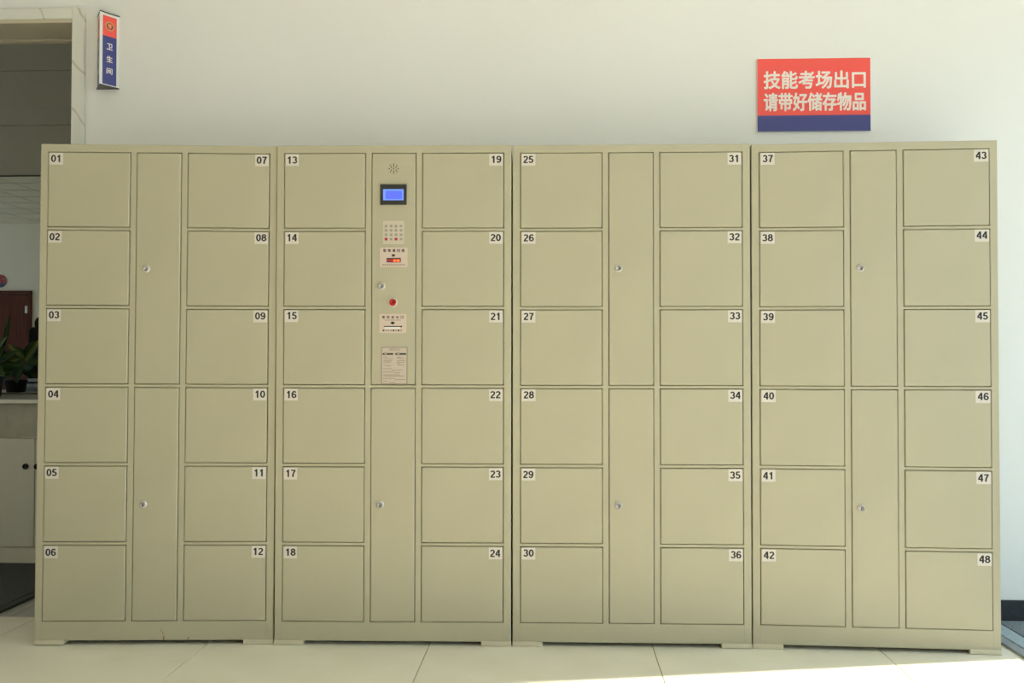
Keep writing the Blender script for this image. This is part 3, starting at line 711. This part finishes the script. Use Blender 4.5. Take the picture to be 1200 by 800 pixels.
mat_obj('doorway_mat', 'dark grey carpet mat in front of the white counter cabinets', -3.55, -2.235, 3.62, 4.79,
        [('pile', 'carpet', -3.51, -2.275, 3.66, 4.75, .012), ('rubber_rim', 'rubber', -2.2745, -2.235, 3.62, 4.79, .010), ('rubber_rim', 'rubber', -3.55, -3.5105, 3.62, 4.79, .010),
         ('rubber_rim', 'rubber', -3.51, -2.275, 3.62, 3.6595, .010), ('rubber_rim', 'rubber', -3.51, -2.275, 4.7505, 4.79, .010)])

# ------------------------------------------------------------------ counter with cupboards beyond the doorway
KY = 4.82
kz = {k: on_wall(20, v, KY).z for k, v in dict(top=468, edge=472.5, apron=512, door_t=513.2, door_b=640.5).items()}
gx = on_wall(40.3, 580, KY).x                      # gap between two cupboard doors
KX0, KX1 = -4.9, -2.0
kt = empty('service_counter', ((KX0 + KX1) / 2, KY + .35, kz['edge'])); tag(kt, 'long grey stone counter top with a pale front edge beyond the doorway', 'counter')
def rel(o, mb): mb.v = [tuple(Vector(q) - o.location) for q in mb.v]; return mb
q = MB(); q.box(KX0, KX1, KY + .0, KY + .72, kz['edge'] + .0005, kz['top'] - .0005); rel(kt, q).build('slab', ['apron'], kt, bev=.002, seg=1)
q = MB(); q.box(KX0, KX1, KY - .022, KY - .0005, kz['edge'] + .0005, kz['top'] + .001); rel(kt, q).build('front_edge', ['topedge'], kt, bev=.003, seg=2)
q = MB(); q.box(KX0, KX1, KY + .7205, KY + .745, kz['edge'] + .0005, kz['top'] + .008); rel(kt, q).build('rear_lip', ['brownlip'], kt, bev=.002, seg=1)
dw = 0.42
for k in range(-1, 4):
    xa = gx - dw * 2 * (k + 1) + dw; xb = xa + 2 * dw          # each cupboard: two doors meeting at its middle
    if xb > KX1 + .9 or xa < KX0 - .9: continue
    xa, xb = max(xa, KX0), min(xb, KX1)
    if xb - xa < .3: continue
    mid = xa + dw if k != -1 else xa + dw
    cb = empty('counter_cupboard', ((xa + xb) / 2, KY + .35, 0))
    tag(cb, ['white counter cupboard beside the locker numbered 01 to 12', 'white counter cupboard whose round black knobs show past the lockers', 'white counter cupboard left of the visible pair of knobs', 'white counter cupboard at the far left end'][min(k + 1, 3)], 'cupboard', 'cupboards under the counter')
    q = MB(); q.box(xa + .001, xb - .001, KY + .02, KY + .70, .1, kz['edge'] - .0005); rel(cb, q).build('carcass', ['cabwhite'], cb)
    q = MB(); q.box(xa + .001, xb - .001, KY + .008, KY + .0195, kz['apron'] + .002, kz['edge'] - .0005); rel(cb, q).build('apron', ['apron'], cb)
    q = MB(); q.box(xa + .001, xb - .001, KY + .012, KY + .06, 0.0002, kz['door_b'] - .004); rel(cb, q).build('plinth', ['cabwhite'], cb)
    for sx0, sx1, kn in ((xa + .002, mid - .002, -1), (mid + .002, xb - .002, 1)):
        if sx1 - sx0 < .1: continue
        q = MB(); q.box(sx0, sx1, KY, KY + .0195, kz['door_b'], kz['door_t'] - .003); rel(cb, q); dd = q.build('door', ['cabwhite'], cb, bev=.0015, seg=1)
        kp = (sx1 - .036) if kn < 0 else (sx0 + .012 + .006)
        kzv = on_wall(30, 546.5, KY - .02).z
        q = MB(); q.lathe_y(kp, kzv, [(.011, KY - .026), (.0145, KY - .022), (.0145, KY - .015), (.007, KY - .009), (.007, KY - .0002)], 0, 20); rel(cb, q).build('knob', ['blackpl'], dd)

# rear desk behind the counter on which the right-hand plant stands
RY0, RY1 = KY + .75, 6.12
rz = kz['top'] + .006
rd = empty('rear_desk', ((KX0 + KX1) / 2, (RY0 + RY1) / 2, 0)); tag(rd, 'dark grey desk behind the counter carrying a plant and a white box', 'desk')
q = MB(); q.box(KX0, KX1, RY0, RY1, rz - .03, rz); rel(rd, q).build('desk_top', ['apron'], rd, bev=.002, seg=1)
q = MB(); q.box(KX0 + .05, KX1 - .05, RY0 + .02, RY0 + .045, 0.0002, rz - .0305); rel(rd, q).build('front_panel', ['apron'], rd)
for xx in (KX0 + .02, KX1 - .05):
    q = MB(); q.box(xx, xx + .03, RY0 + .05, RY1 - .02, 0.0002, rz - .0305); rel(rd, q).build('side_panel', ['apron'], rd)

# white box with a dark band on the rear desk
bp = on_wall(38.5, 455, 5.95)
wbx = empty('tissue_box', (bp.x, 5.95, rz + .0003)); tag(wbx, 'small white box with a dark band on the rear desk beside the plant', 'box')
q = MB(); q.box(-.035, .04, -.05, .05, 0, .022); q.build('base', ['mattrim'], wbx, bev=.003)
q = MB(); q.box(-.028, .034, -.045, .045, .0225, .046); q.build('body', ['whitepl'], wbx, bev=.004)
q = MB(); q.box(-.027, .033, -.044, .044, .0465, .058); q.build('dark_band', ['blackpl'], wbx, bev=.002)
q = MB(); q.add([(-.029, -.046, .0585), (.035, -.046, .0585), (.035, .046, .0585), (-.029, .046, .0585), (-.019, -.036, .076), (.030, -.036, .076), (.030, .036, .076), (-.019, .036, .076)],
               [(0, 3, 2, 1), (4, 5, 6, 7), (0, 1, 5, 4), (1, 2, 6, 5), (2, 3, 7, 6), (3, 0, 4, 7)]); q.build('lid', ['whitepl'], wbx, bev=.002, seg=1)

# ------------------------------------------------------------------ potted plants
def leaf_mesh(name, length, width, droop, key):
    vs = []; fs = []; n = 12; m = 3
    for i in range(n + 1):
        t = i / n
        wv = width * (math.sin(math.pi * min(1, t ** 0.75)) ** 0.8) * 0.5 if 0 < t < 1 else 0.0006
        for k in range(-m, m + 1):
            u = k / m
            vs.append((u * wv, t * length * (1 - .12 * droop * t), -droop * length * t * t * .5 + abs(u) * wv * .35))
    c = 2 * m + 1
    for i in range(n):
        for k in range(2 * m): a = i * c + k; fs.append((a, a + 1, a + 1 + c, a + c))
    me = bpy.data.meshes.new(name); me.from_pydata(vs, [], fs); me.materials.append(M[key])
    me.polygons.foreach_set('use_smooth', [True] * len(fs)); return me
LEAF = {'p': leaf_mesh('leaf', .20, .085, .25, 'leafpale'), 'd': leaf_mesh('leaf', .20, .075, .35, 'leafdark'), 't': leaf_mesh('leaf', .20, .050, .05, 'leafdark')}
def potted(label, loc, pot_r, pot_h, leaves):
    e = empty('potted_plant', loc); tag(e, label, 'plant', 'potted plants on the counter')
    q = MB(); q.lathe_z(0, 0, [(.001, 0), (pot_r * .78, 0), (pot_r * .97, pot_h * .93), (pot_r, pot_h * .93), (pot_r, pot_h), (pot_r * .92, pot_h), (pot_r * .90, pot_h * .88)], 0); q.build('pot', ['pot'], e)
    q = MB(); q.lathe_z(0, 0, [(.001, pot_h * .90), (pot_r * .9, pot_h * .885)], 0); q.build('soil', ['soil'], e)
    for base, tip, wid, kind, twist in leaves:
        base, tip = Vector(base), Vector(tip); d = (tip - base); L_ = d.length; d.normalize()
        q = MB(); root = Vector((random.uniform(-.015, .015), random.uniform(-.015, .015), pot_h * .88)); mid = root.lerp(base, .55) + Vector((0, 0, .012))
        q.tube([root, mid, base], [.006, .005, .003], 0, 6); q.build('stem', ['stem'], e)
        o = link('leaf', LEAF[kind], e, base)
        up = Vector((0, -.85, .5)); X = d.cross(up).normalized(); Z = X.cross(d)
        o.rotation_euler = (Matrix((X, d, Z)).transposed() @ Matrix.Rotation(twist, 3, 'Y')).to_euler()
        o.scale = (wid / LEAF_W[kind], L_ / .19, L_ / .20)
LEAF_W = {'p': .085, 'd': .075, 't': .050}
pc = on_wall(18.5, 455, 5.72)
potted('leafy green plant in a dark pot on the rear desk by the locker edge', (pc.x, 5.72, rz + .0003), .066, .075,
       [((.055, .0, .185), (.150, -.02, .315), .050, 'p', .5), ((.045, 0, .20), (-.035, -.03, .285), .055, 'p', -.2), ((.045, -.02, .205), (-.085, -.05, .150), .040, 'p', -.5),
        ((.065, 0, .18), (.165, -.03, .185), .070, 'd', .2), ((.03, -.03, .115), (-.055, -.07, .120), .030, 'p', .3), ((.06, -.02, .14), (.150, -.06, .095), .060, 'd', -.2),
        ((.02, .02, .16), (-.10, .03, .205), .065, 'd', .1), ((.03, -.02, .15), (-.03, -.09, .085), .060, 'd', 0), ((.05, .02, .20), (.075, .05, .31), .060, 'd', .2),
        ((.04, -.03, .14), (.06, -.11, .07), .060, 'd', 0), ((.06, .02, .17), (.15, .06, .25), .055, 'd', .3), ((.01, 0, .13), (-.11, 0, .105), .055, 'd', -.2), ((.03, .01, .19), (.0, .02, .275), .055, 'd', .4),
        ((.0, -.02, .12), (-.07, -.06, .165), .060, 'd', 0), ((.05, -.02, .13), (.12, -.05, .15), .060, 'd', 0)])
pc = on_wall(-13, 465, 5.18)
potted('leafy plant with a tall upright leaf in a dark pot at the photo edge', (pc.x, 5.18, kz['top'] + .0003), .075, .11,
       [((.085, .0, .27), (.106, .0, .435), .026, 't', .2), ((.045, -.02, .235), (.108, -.04, .325), .055, 'p', -.2), ((.03, -.02, .22), (.075, -.05, .315), .050, 'p', .3), ((.05, 0, .21), (.125, -.02, .23), .055, 'd', .1),
        ((.04, .02, .18), (.12, .05, .26), .060, 'd', -.3), ((.04, -.03, .16), (.11, -.07, .13), .060, 'd', .1), ((-.02, 0, .2), (-.13, .02, .30), .06, 'p', .2), ((-.03, 0, .17), (-.16, -.02, .18), .06, 'd', 0),
        ((.0, -.03, .18), (.03, -.13, .22), .06, 'p', 0), ((.0, .03, .2), (.02, .14, .28), .06, 'd', 0), ((.03, -.03, .14), (.09, -.11, .125), .045, 'p', .1), ((.04, .02, .16), (.15, .04, .17), .06, 'd', .1), ((.02, 0, .19), (.06, .03, .29), .06, 'd', .5)])

# ------------------------------------------------------------------ black office chair beyond the counter
CY = 7.3
he = on_wall(39.5, 377, CY); ce_ = on_wall(32.3, 392, CY)
hx0 = he.x; hzt = on_wall(44, 370.6, CY).z; bx0 = ce_.x; bzt = on_wall(36, 383, CY).z
bw = .48; cxx = bx0 + bw / 2
ch = empty('office_chair', (cxx, CY + .1, 0)); tag(ch, 'black high-backed office chair with a rounded headrest behind the counter', 'chair')
def pad(mb, x0, x1, z0, z1, y0, y1, r, soft):
    lay = []; n = 5
    for k in range(n + 1):
        a = math.pi / 2 * k / n; lay.append((y0 + soft * (1 - math.sin(a)), soft * (1 - math.cos(math.pi / 2 - a)) ))
    lay = [(y0, soft * .9), (y0 + soft * .25, soft * .4), (y0 + soft * .6, soft * .1), (y0 + soft, 0), (y1 - soft, 0), (y1 - soft * .6, soft * .1), (y1 - soft * .25, soft * .4), (y1, soft * .9)]
    vs = []; seg = 7
    for yy, ins in lay:
        rr = max(r - ins, .002)
        for cx, cz, a0 in ((x1 - r, z1 - r, 0), (x0 + r, z1 - r, 90), (x0 + r, z0 + r, 180), (x1 - r, z0 + r, 270)):
            for k in range(seg + 1):
                a = math.radians(a0 + 90 * k / seg); vs.append((cx + rr * math.cos(a), yy, cz + rr * math.sin(a)))
    n = 4 * (seg + 1); fs = [tuple(range(n))] + [tuple(range((len(lay) - 1) * n, len(lay) * n))[::-1]]
    for i in range(len(lay) - 1):
        for k in range(n): fs.append((i * n + k, i * n + (k + 1) % n, (i + 1) * n + (k + 1) % n, (i + 1) * n + k))
    mb.add(vs, fs, 0, True)
q = MB(); pad(q, bx0 - cxx, bw / 2, .52, bzt, -.10, -.03, .035, .02); q.build('backrest', ['fabric'], ch, fix=True)
hw2 = cxx - hx0
q = MB(); pad(q, -hw2, hw2, bzt - .03, hzt, -.105, -.035, .05, .02); q.build('headrest', ['fabric'], ch, fix=True)
q = MB(); q.box(-.04, .04, -.075, -.06, bzt - .06, bzt + .05); q.build('headrest_bracket', ['blackpl'], ch)
q = MB(); pad(q, -.25, .25, .43, .51, -.02, .42, .035, .02); q.build('seat', ['fabric'], ch, fix=True)
for s_ in (-1, 1):
    q = MB(); q.tube([(s_ * .235, .05, .47), (s_ * .29, .08, .50), (s_ * .29, .08, .68)], .015); q.box(s_ * .29 - .035, s_ * .29 + .035, -.04, .24, .68, .71); q.build('armrest', ['blackpl'], ch, fix=True)
q = MB(); q.lathe_z(0, .15, [(.03, .10), (.03, .43)], 0, 16); q.build('column', ['blackpl'], ch)
for k in range(5):
    a = 2 * math.pi * k / 5 + .3; ex, ey = .30 * math.cos(a), .15 + .30 * math.sin(a)
    q = MB(); q.tube([(0, .15, .11), (ex, ey, .075)], [.022, .016]); q.tube([(ex - .02 * math.sin(a), ey + .02 * math.cos(a), .030), (ex + .02 * math.sin(a), ey - .02 * math.cos(a), .030)], .029, 0, 14); q.build('base_leg', ['blackpl'], ch)
